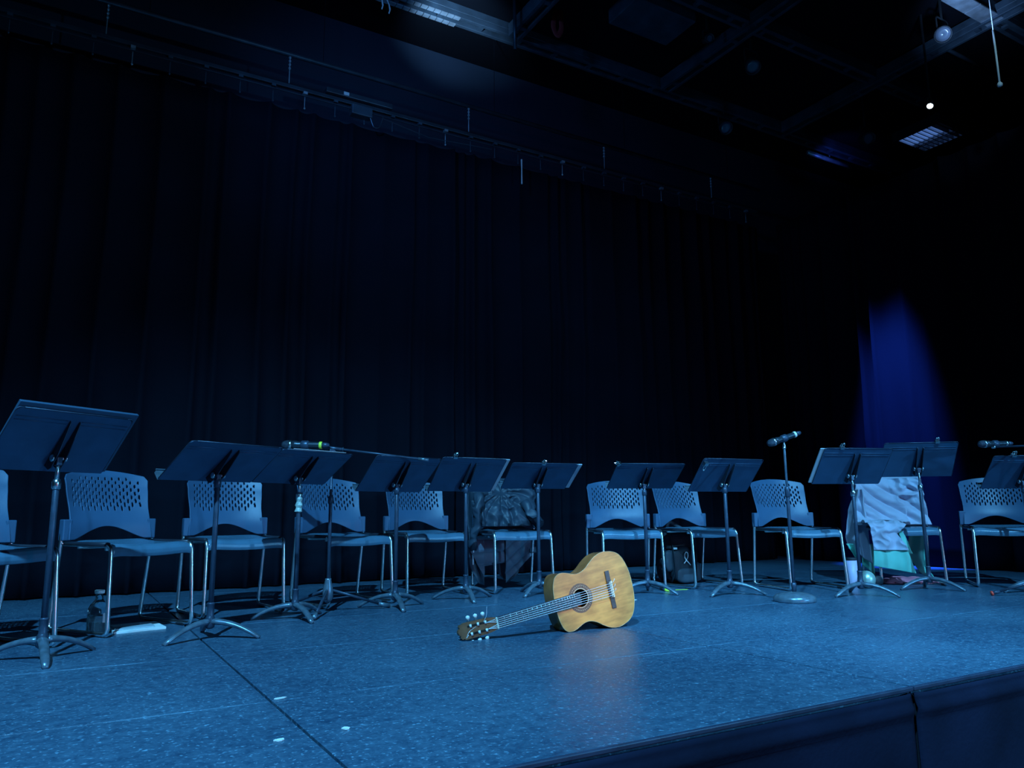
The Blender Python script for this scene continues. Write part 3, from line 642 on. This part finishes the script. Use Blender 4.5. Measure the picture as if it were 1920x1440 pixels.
# fretboard, neck, head
bm = B(); L0, L1 = -.182, -.65
v = [bm.verts.new(p) for p in ((L0, 0, .0305), (L0, 0, -.0305), (L1, 0, -.026), (L1, 0, .026), (L0, -.0075, .0305), (L0, -.0075, -.0305), (L1, -.0075, -.026), (L1, -.0075, .026))]
for f in ((0, 1, 2, 3), (4, 7, 6, 5), (0, 4, 5, 1), (1, 5, 6, 2), (2, 6, 7, 3), (3, 7, 4, 0)): bm.faces.new([v[i] for i in f])
fb_ = new_obj('fretboard', bm, M['ebony'], G)
for n in range(1, 20):
    x = -.65+.65*(1-2**(-n/12)); w = lerp(.026, .0305, (x+.65)/(.468))
    bm = B(); tube(bm, [(x, -.0078, -w), (x, -.0078, w)], .0012, 6); new_obj('fret', bm, M['steel'], fb_, smooth=True)
bm = B(); box(bm, -.655, -.649, -.0105, 0, -.0265, .0265); bev(new_obj('nut', bm, M['cream'], G), .001)
bm = B(); pts = [(-.325, .05, 0), (-.345, .03, 0), (-.38, .012, 0), (-.5, .010, 0), (-.66, .010, 0)]
ring = []
for i, (x, dpt) in enumerate(((-.327, .085), (-.338, .075), (-.352, .045), (-.375, .026), (-.42, .0225), (-.55, .021), (-.64, .020), (-.66, .022))):
    w = lerp(.026, .0300, (x+.65)/.468); ring.append([bm.verts.new((x, dpt*max(0, sin(pi*k/10)) ** .8, w*cos(pi*k/10))) for k in range(11)])
for A, C_ in zip(ring, ring[1:]):
    for k in range(10): bm.faces.new((A[k], A[k+1], C_[k+1], C_[k]))
bm.faces.new(ring[0]); bm.faces.new(ring[-1]); new_obj('neck', bm, M['headwood'], G, smooth=True)
hd = bpy.data.objects.new('headstock', None)
bm = B()
op = [(-.655, .027), (-.672, .031), (-.70, .035), (-.785, .037), (-.805, .037), (-.812, .031), (-.820, .033), (-.827, .024), (-.825, .016), (-.832, .010), (-.835, 0)]
full = op+[(x, -z) for x, z in op[::-1][1:]]
def hy(x): return (-.655-x)*tan(radians(11))
A = [bm.verts.new((x, hy(x)-.003, z)) for x, z in full]; C_ = [bm.verts.new((x, hy(x)+.015, z)) for x, z in full]
bm.faces.new(A); bm.faces.new(C_[::-1])
for i in range(len(full)): bm.faces.new((A[i], A[(i+1) % len(full)], C_[(i+1) % len(full)], C_[i]))
hs = new_obj('headstock', bm, M['headwood'], G)
for s in (-1, 1):
    bm = B(); x0, x1 = -.690, -.79; v = []
    for x in (x0, x1):
        for z in (s*.013, s*.022): v.append(bm.verts.new((x, hy(x)-.0038, z))); 
    bm.faces.new((v[0], v[1], v[3], v[2])); o = new_obj('tuner_slot', bm, M['dark'], hs); solid(o, .0008)
    for x in (-.705, -.740, -.775):
        y = hy(x)
        bm = B(); tube(bm, [(x, y-.004, s*.011), (x, y-.004, s*.025)], .0055, 10); new_obj('roller', bm, M['pearl'], hs, smooth=True)
        bm = B(); tube(bm, [(x, y+.006, s*.036), (x, y+.014, s*.046)], .002, 6); new_obj('tuner_shaft', bm, M['steel'], hs)
        bm = B(); lathe(bm, [(.001, -.011), (.006, -.009), (.010, 0), (.009, .007), (.001, .011)], 12, Matrix.Translation((x, y+.010, s*.054))); new_obj('tuner_button', bm, M['pearl'], hs, smooth=True)
# bridge
bm = B(); box(bm, -.012, .014, -.006, 0, -.092, .092); box(bm, -.013, .015, -.0105, 0, -.043, .043); br = bev(new_obj('bridge', bm, M['rosew'], G), .0015)
bm = B(); box(bm, -.0025, .0005, -.0145, -.004, -.038, .038); new_obj('saddle', bm, M['cream'], br)
bm = B(); box(bm, .006, .014, -.0115, -.009, -.040, .040); new_obj('tie_block', bm, M['cream'], br)
for k in range(6):
    zb = -.029+.0116*k; zn = -.0215+.0086*k
    bm = B(); s = 1 if zn > 0 else -1
    tube(bm, [(.012, -.013, zb), (-.001, -.0155, zb), (-.652, -.0118, zn), (-.70, hy(-.70)-.004, s*lerp(.012, .018, .5))], .00105 if k < 3 else .0009, 6); new_obj('string', bm, M['string'], G, smooth=True)
for pts in ([(.012, -.012, .028), (.022, -.016, .035), (.028, -.02, .047)], [(.012, -.012, .006), (.022, -.018, .012), (.026, -.02, .022)], [(.012, -.012, -.014), (.022, -.018, -.008), (.024, -.02, .0)]):
    bm = B(); tube(bm, pts, .0011, 5); new_obj('string_end', bm, M['string'], G, smooth=True)
bm = B(); tube(bm, rounded([(-.715, hy(-.715)-.004, .02), (-.70, -.01, .045), (-.69, -.01, .085)], .02), .0007, 5); new_obj('string_end', bm, M['string'], G)
bm = B(); tube(bm, rounded([(-.79, hy(-.79)-.004, -.018), (-.82, -.005, -.03), (-.80, -.006, .0), (-.76, -.004, .012)], .02), .0008, 5); new_obj('string_end', bm, M['string'], G)
# ================================================================== THINGS UNDER THE CHAIRS
t = thing('glass_bottle', 'clear square-shouldered glass bottle with a white cap on the floor', 'bottle', (.188, 4.41, 0), radians(20))
def sqring(w, z, n=24, p=5):
    out = []
    for k in range(n):
        a = 2*pi*k/n; c_, s_ = cos(a), sin(a); r = (abs(c_)**p+abs(s_)**p)**(-1/p); out.append((w*r*c_, w*r*s_, z))
    return out
def sqloft(bm, prof, n=24):
    R = []
    for w, z, p in prof: R.append([bm.verts.new(v) for v in sqring(w, z, n, p)])
    for A, C_ in zip(R, R[1:]):
        for k in range(n): bm.faces.new((A[k], A[(k+1) % n], C_[(k+1) % n], C_[k]))
    bm.faces.new(R[0][::-1]); bm.faces.new(R[-1])
bm = B(); sqloft(bm, [(.038, 0, 5), (.042, .004, 5), (.043, .05, 5), (.042, .118, 4), (.036, .138, 3), (.024, .155, 2.2), (.018, .165, 2), (.017, .196, 2)]); new_obj('glass', bm, M['glass'], t, smooth=True)
bm = B(); sqloft(bm, [(.036, .008, 5), (.0395, .012, 5), (.0395, .078, 5), (.0395, .085, 5)]); new_obj('water', bm, M['water'], t, smooth=True)
bm = B(); lathe(bm, [(.0195, .192), (.0225, .193), (.0225, .207), (.021, .209), (.001, .209)], 24); new_obj('cap', bm, M['paper'], t, smooth=True)
bm = B(); box(bm, .005, .034, -.0448, -.0438, .055, .10); new_obj('label_sticker', bm, M['label'], t)
bm = B(); v = [bm.verts.new(p) for p in ((.26, 4.33, 0), (.50, 4.385, 0), (.475, 4.64, 0), (.235, 4.59, 0))]
f = bm.faces.new(v); r = bmesh.ops.extrude_face_region(bm, geom=[f]); bmesh.ops.translate(bm, vec=(0, 0, .012), verts=[q for q in r['geom'] if isinstance(q, bmesh.types.BMVert)])
tag(bev(new_obj('booklet', bm, M['paper']), .001), 'white booklet lying on the floor beside the glass bottle', 'booklet', 'white booklets beside the bottle')
bm = B(); v = [bm.verts.new(p) for p in ((.27, 4.37, .0125), (.45, 4.41, .0125), (.435, 4.60, .0125), (.25, 4.56, .0125))]
f = bm.faces.new(v); r = bmesh.ops.extrude_face_region(bm, geom=[f]); bmesh.ops.translate(bm, vec=(0, 0, .006), verts=[q for q in r['geom'] if isinstance(q, bmesh.types.BMVert)])
o = tag(bev(new_obj('booklet', bm, M['folder']), .001), 'smaller pale booklet on top of the white booklet', 'booklet', 'white booklets beside the bottle')
# tumbler, ball, dark lid, pink bag
t = thing('tumbler', 'tall pale lilac cup with dark rim under the coat chair', 'cup', (5.33, 3.92, 0))
bm = B(); lathe(bm, [(.001, 0), (.034, 0), (.035, .004), (.047, .19), (.044, .19), (.034, .01), (.001, .009)], 28); new_obj('cup_body', bm, M['lilac'], t, smooth=True)
bm = B(); lathe(bm, [(.046, .187), (.0495, .189), (.0495, .204), (.03, .208), (.001, .208)], 28); new_obj('lid', bm, M['rubber'], t, smooth=True)
bm = B(); bmesh.ops.create_uvsphere(bm, u_segments=32, v_segments=20, radius=.063); tag(new_obj('silver_ball', bm, M['silver'], smooth=True, loc=(5.20, 3.71, .063)), 'shiny silver-green ball on the floor beside the lilac cup', 'ball')
bm = B(); lathe(bm, [(.001, -.05), (.035, -.048), (.040, -.04), (.040, .04), (.035, .048), (.001, .05)], 24, Matrix.Rotation(pi/2, 4, 'X')); tag(new_obj('dark_canister', bm, M['pack'], smooth=True, loc=(5.37, 3.76, .041), rot=(0, 0, radians(-20))), 'small dark round canister lying right of the silver ball', 'canister')
t = thing('pink_bag', 'flat pink and black cloth bag on the floor under the coat chair', 'bag', (5.80, 3.80, 0), radians(-35))
bm = B()
def f(u, v):
    s = 2*u-1; q = 2*v-1; h = (1-abs(s)**4)*(1-abs(q)**4)
    return (s*.19, q*.13, .006+h*(.038+.014*noise.noise(Vector((s*3, q*3, 2)))))
grid(bm, 24, 16, f); new_obj('bag_top', bm, M['pink'], t, smooth=True)
bm = B(); lathe(bm, [(.001, 0), (.13, 0), (.135, .006), (.13, .012), (.001, .012)], 30); bmesh.ops.scale(bm, vec=(1.45, 1.02, 1), verts=bm.verts); new_obj('bag_base', bm, M['rubber'], t, smooth=True)
for q in range(3):
    bm = B(); tube(bm, [(-.12+.1*q, -.13, .012), (-.06+.1*q, -.132, .022), (.0+.1*q, -.128, .013)], .006, 6); new_obj('strap', bm, M['pink'], t, smooth=True)
bm = B(); lathe(bm, [(.001, 0), (.018, 0), (.021, .008), (.018, .018), (.001, .022)], 14); tag(new_obj('tape_wad', bm, M['yellow'], smooth=True, loc=(3.84, 4.37, 0)), 'small lime-yellow wad of tape on the floor near the backpack', 'tape')
bm = B(); box(bm, -.05, .05, -.003, .003, 0, .003); tag(new_obj('tape_strip', bm, M['yellow'], loc=(4.00, 4.395, 0), rot=(0, 0, radians(-15))), 'thin lime-yellow strip on the floor by the backpack chair leg', 'tape')
for k, (x, y, w, d, lab) in enumerate(((.63, 2.54, .032, .010, 'torn white tape scrap at a panel joint, left foreground'), (.70, 2.10, .022, .016, 'pale round paint chip on the floor right of the dark seam'), (.52, 2.085, .024, .014, 'pale curled chip on the floor just left of the dark seam'), (3.27, 4.05, .05, .02, 'crumpled white scrap on the floor right of the guitar'))):
    bm = B(); n = 9; pts = [(w*.7*cos(2*pi*i/n)*random.uniform(.6, 1.1), d*.8*sin(2*pi*i/n)*random.uniform(.6, 1.1)) for i in range(n)]
    prism(bm, pts, 'z', 0, .003); tag(new_obj('tape_scrap', bm, M['paper'], loc=(x, y, .0008), rot=(0, 0, .2)), lab, 'scrap', 'small scraps on the stage floor')
# ------------------------------------------------------------------ cloth helpers
def ridge(x): return 1-abs(noise.noise(x))*2
def wob(p, amp, fr, sd):
    q = Vector((p[0]*fr, p[1]*fr, p[2]*fr))+Vector((sd, sd*.7, 0)); return amp*(ridge(q)*.6+.4*noise.noise(q*2.3))
def sheet(name, m, parent, f, nu=70, nv=70, th=.004):
    bm = B(); grid(bm, nu, nv, f); o = new_obj(name, bm, m, parent, smooth=True); solid(o, th); return o
def place_like(t, i): t.location = (CH[i][0], CH[i][1], 0); t.rotation_euler = (0, 0, radians(CH[i][2]))
def backy(x, z):       # front face of the backrest in chair axes
    s = x/.235; return .205+.075*((z-.452)/.335)-.045*s*s+.010
# ------------------------------------------------------------------ puffer jacket on chair 5
J = thing('puffer_jacket', 'dark crumpled puffer jacket hanging over the back of a chair', 'jacket'); place_like(J, 5)
def jf(u, v):          # front layer, from the seat up over the backrest
    s = 2*u-1; z = lerp(.47, .83, v); w = smooths([(.47, .20), (.56, .245), (.66, .272), (.76, .262), (.83, .235)], z)
    x = s*w+.008*noise.noise(Vector((z*9, s*2, 1))); y = backy(min(.235, max(-.235, x)), z)-.018-.045*(1-v)*(1-s*s*.5)-.03*math.exp(-((s+.1)/.5)**2-((v-.35)/.3)**2)
    y += .040*abs(s)**5
    wx = x+.05*noise.noise(Vector((x*6, z*6, 5))); wz = z+.05*noise.noise(Vector((x*6, z*6, 15)))
    rr = hypot(wx+.05, wz-.74); th = atan2(wz-.74, wx+.05)
    y -= .030*abs(sin(th*7+rr*5))**1.3*min(1, rr*5)+.020*max(0, ridge(Vector((wx*10, wz*10, 0)))-.3)+.010*ridge(Vector((wx*21+3, wz*17, 2)))
    return (x, y, z)
sheet('front_layer', M['jacket'], J, jf, 90, 70)
def jt_(u, v):         # over the top and down behind
    s = 2*u-1; k = v*1.0
    if k < .12: a = k/.12*pi; x = s*.235; y = backy(x, .82)+.012-.028*cos(a)+.012; z = .83+.018*sin(a)
    else:
        t_ = (k-.12)/.88; bt = interp([(-1, .04), (-.7, .02), (-.45, .22), (-.1, .10), (.25, .03), (.55, .10), (.62, .26), (1, .26)], s)
        z = lerp(.83, bt, t_); w = smooths([(.0, .20), (.2, .275), (.5, .285), (.7, .265), (.83, .235)], z); x = s*w; y = backy(x*.8, max(z, .45))+.052+.03*sin(t_*pi)
        y += .020*sin(x*38+z*6)+.014*noise.noise(Vector((x*12, z*9, 7)))
    return (x, y, z)
sheet('back_layer', M['jacket'], J, jt_, 90, 80)
def quilt(x0, x1, zt, zb0, zb1, y0, diag):
    def f(u, v):
        x = lerp(x0, x1, u); z = lerp(zt, lerp(zb0, zb1, u), v); a = x*1.0+z*(.8 if diag else 0); b = z-x*(.8 if diag else 0)
        y = y0-.010*(abs(sin(a*(28 if diag else 0)))**.5 if diag else 0)-.012*abs(sin(b*34))**.45+.010*noise.noise(Vector((x*9, z*9, 4)))
        return (x, y, z)
    return f
sheet('quilted_lining', M['lining'], J, quilt(-.20, .02, .41, .16, .19, .255, False), 40, 50)
sheet('quilted_lining', M['lining'], J, quilt(.02, .24, .42, .035, .24, .250, True), 40, 50)
sheet('quilted_lining', M['lining'], J, quilt(-.27, -.16, .40, .28, .08, .225, False), 30, 50)
for s, pts, rr in ((-1, [(-.22, .16, .72), (-.245, .12, .60), (-.25, .13, .50), (-.262, .17, .40), (-.268, .19, .30)], [.045, .045, .04, .034, .03]), (1, [(.16, .17, .66), (.19, .11, .56), (.235, .10, .50), (.262, .12, .50)], [.05, .05, .042, .03])):
    bm = B(); tube(bm, rounded(pts, .08, 8), .045, 24, True, .035)
    bmesh.ops.subdivide_edges(bm, edges=bm.edges, cuts=1)
    for v in bm.verts:
        n = Vector((noise.noise(v.co*16), noise.noise(v.co*16+Vector((3, 0, 0))), noise.noise(v.co*30)))
        v.co += n*.022
    new_obj('sleeve', bm, M['jacket'], J, smooth=True)
# ------------------------------------------------------------------ grey coat with teal lining on chair 9
K = thing('draped_coat', 'pale grey coat with teal lining spread over a chair near the blue-lit curtain', 'coat'); place_like(K, 9)
def kf(u, v):
    z = lerp(.452, .83, v); x = lerp(-interp([(0, .33), (.5, .30), (1, .245)], v), interp([(0, .26), (.35, .245), (1, .238)], v), u)
    xx = max(-.235, min(.235, x)); y = backy(xx, z)-.014-.10*(1-v)**5*(1 if x < .1 else .4)
    y += .25*max(0, -.235-x)
    # long folds running from the upper left down to the right
    wx = x+.03*noise.noise(Vector((x*5, z*5, 2))); a = wx*.62+z*.80+.03*noise.noise(Vector((x*3, z*3, 8)))
    y -= .042*abs(sin(a*33))**1.1*smooths([(0, .35), (.25, 1), (.75, .8), (1, .15)], v)+.006*noise.noise(Vector((x*22, z*22, 3)))
    if x > .0 and z > .60: y -= .045*min(1, (x)/.06)*min(1, (z-.60)/.06)*max(0, ridge(Vector((wx*13, z*13, 6)))-.15)
    return (x, y, z)
sheet('front_layer', M['coat'], K, kf, 120, 100)
def kt(u, v):
    s = 2*u-1; x = lerp(-.25, .235, u); a = min(1, v/.2)*pi
    if v < .2: return (x, backy(max(-.235, x), .82)+.012-.030*cos(a)+.012, .83+.016*sin(a))
    t_ = (v-.2)/.8; z = lerp(.83, .42, t_); return (x, backy(max(-.235, x), z)+.052+.015*sin(x*30+z*5), z)
sheet('back_layer', M['coat'], K, kt, 60, 50)
def kl(u, v):          # part hanging outside the left edge
    z = lerp(.74, interp([(0, .26), (.45, .22), (1, .15)], u), v); x = lerp(interp([(0, -.27), (.35, -.335), (.8, -.375), (1, -.36)], v), -.225, u)
    return (x+.008*noise.noise(Vector((z*8, 0, 1))), .17+.040*sin(u*10+z*3)-.09*u*v+.05*(z-.45), z)
sheet('side_flap', M['coat'], K, kl, 50, 60)
def ks(u, v):          # part lying over the seat corner and falling in front
    L_ = v*.50; x = lerp(interp([(0, -.27), (.5, -.30), (.62, -.285), (1, -.275)], v), interp([(0, .05), (.42, -.01), (.56, -.02), (.72, -.095), (1, -.03)], v), u)
    if L_ < .28: y = lerp(.10, -.205, L_/.28); z = .466
    else: z = .462-(L_-.28)*.88; y = -.232-.010*sin((L_-.28)*9)
    n = .5+.5*sin(x*42+L_*8+2*noise.noise(Vector((x*6, L_*6, 2)))); cr_ = max(0, ridge(Vector((x*12, L_*12, 9)))-.1)
    if L_ < .28: z += .022*cr_+.006*n
    else: y -= .020*n*min(1, (L_-.28)/.06)+.022*cr_
    return (x, y, z)
sheet('seat_flap', M['coat'], K, ks, 90, 90)
def kh(u, v):
    x = lerp(lerp(-.275, -.285, v), lerp(-.035, .01, v), u); z = lerp(.27, lerp(.150, .095, u), v)
    return (x, -.244-.012*(.5+.5*sin(x*42+4.5))-.014*sin(v*2.4)+.008*noise.noise(Vector((x*10, z*10, 0))), z)
sheet('teal_hem', M['teal'], K, kh, 50, 30)['label'] = 'teal hem of the coat'
def kh3(u, v):
    z = lerp(.42, .24, v); x = lerp(-.10+.06*v, -.065+.07*v, u)+.02*(1-v)*sin(v*4); return (x, -.226+.008*sin(v*6), z)
sheet('teal_hem', M['teal'], K, kh3, 10, 20)['label'] = 'narrow teal facing'
def kl2(u, v):
    z = lerp(.30, .14+.05*(1-u), v); x = lerp(-.385+.06*v, -.29, u); return (x, .135+.02*sin(u*9)+.004, z)
sheet('teal_hem', M['teal'], K, kl2, 20, 20)['label'] = 'teal corner at the left'
def kl3(u, v):
    z = lerp(.30, .05+.08*(1-u), v); x = lerp(-.27, -.18, u); return (x, .16+.02*sin(u*9)+.004, z)
sheet('teal_hem', M['teal'], K, kl3, 20, 20)['label'] = 'teal corner behind the seat'
def kr(u, v):          # teal strip trailing to the floor at the right rear
    z = lerp(.425, .012, v); c_ = interp([(0, .175), (.5, .16), (.85, .20), (1, .26)], v); w = interp([(0, .05), (.5, .075), (.85, .04), (1, .012)], v)
    return (c_+(2*u-1)*w, .20+.035*sin(u*6+v*3)-.05*v, z)
sheet('teal_strip', M['teal'], K, kr, 30, 60)['label'] = 'teal strip trailing to the floor'
# ------------------------------------------------------------------ backpack
t = thing('backpack', 'dark backpack with a pale loop of ribbon, standing behind a chair', 'backpack', (4.325, 4.80, 0), radians(-6))
def blob(name, m, cx, cy, z0, z1, rx, ry, p=3.2, sd=0, parent=None, amp=.01):
    bm = B(); n, k = 40, 28; R = []
    for j in range(k+1):
        v = j/k; z = lerp(z0, z1, v); e = (1-abs(2*v-1)**4.5)**(1/2.2) if 0 < v < 1 else .12; ring = []
        for i in range(n):
            a = 2*pi*i/n; c_, s_ = cos(a), sin(a); r = (abs(c_)**p+abs(s_)**p)**(-1/p)
            q = Vector((cx+rx*r*c_*e, cy+ry*r*s_*e, z)); d = 1+amp*8*noise.noise(q*9+Vector((sd, 0, 0)))
            ring.append(bm.verts.new((cx+(q.x-cx)*d, cy+(q.y-cy)*d, z)))
        R.append(ring)
    for A, C_ in zip(R, R[1:]):
        for i in range(n): bm.faces.new((A[i], A[(i+1) % n], C_[(i+1) % n], C_[i]))
    bm.faces.new(R[0][::-1]); bm.faces.new(R[-1]); return new_obj(name, bm, m, parent or t, smooth=True)
blob('main_compartment', M['pack'], 0, .03, 0, .43, .155, .085)
blob('front_pocket', M['pack'], .01, -.07, .02, .30, .12, .045, sd=4)
blob('lower_pocket', M['packlight'], .02, -.10, .01, .13, .09, .025, sd=8)
blob('side_pocket', M['packlight'],   .165, -.02, .01, .17, .04, .05, sd=2)
blob('side_pocket', M['packlight'], -.12, -.075, .10, .27, .045, .03, sd=6)
for s in (-1, 1):
    bm = B(); tube(bm, rounded([(s*.09, .03, .42), (s*.10, -.06, .40), (s*.11, -.115, .28), (s*.10, -.12, .10), (s*.11, -.08, .02)], .06), .004, 8, True, .014); new_obj('strap', bm, M['pack'], t, smooth=True)
bm = B(); tube(bm, rounded([(-.05, .05, .42), (-.02, .05, .50), (.06, .05, .455), (.11, .05, .43)], .05), .006, 8, True, .016); new_obj('top_handle', bm, M['packlight'], t, smooth=True)
bm = B(); pts = [(.045+.10*0, -.128, .150), (.02, -.130, .175), (-.005, -.130, .20), (-.012, -.130, .23), (.004, -.130, .255), (.022, -.130, .245), (.022, -.130, .215), (-.004, -.130, .178), (-.018, -.130, .165)]
tube(bm, rounded(pts, .02), .0035, 6); lathe(bm, [(.001, -.006), (.006, 0), (.001, .006)], 8, Matrix.Translation((-.002, -.132, .182))); new_obj('ribbon_loop', bm, M['rope'], t, smooth=True)['label'] = 'pale ribbon loop'
bm = B(); box(bm, -.105, -.07, -.118, -.108, .275, .29); new_obj('buckle', bm, M['label'], t)
for z in (.12, .2, .28):
    bm = B(); tube(bm, [(-.165, -.03, z), (-.15, -.075, z-.01)], .004, 6); new_obj('compression_strap', bm, M['packlight'], t)
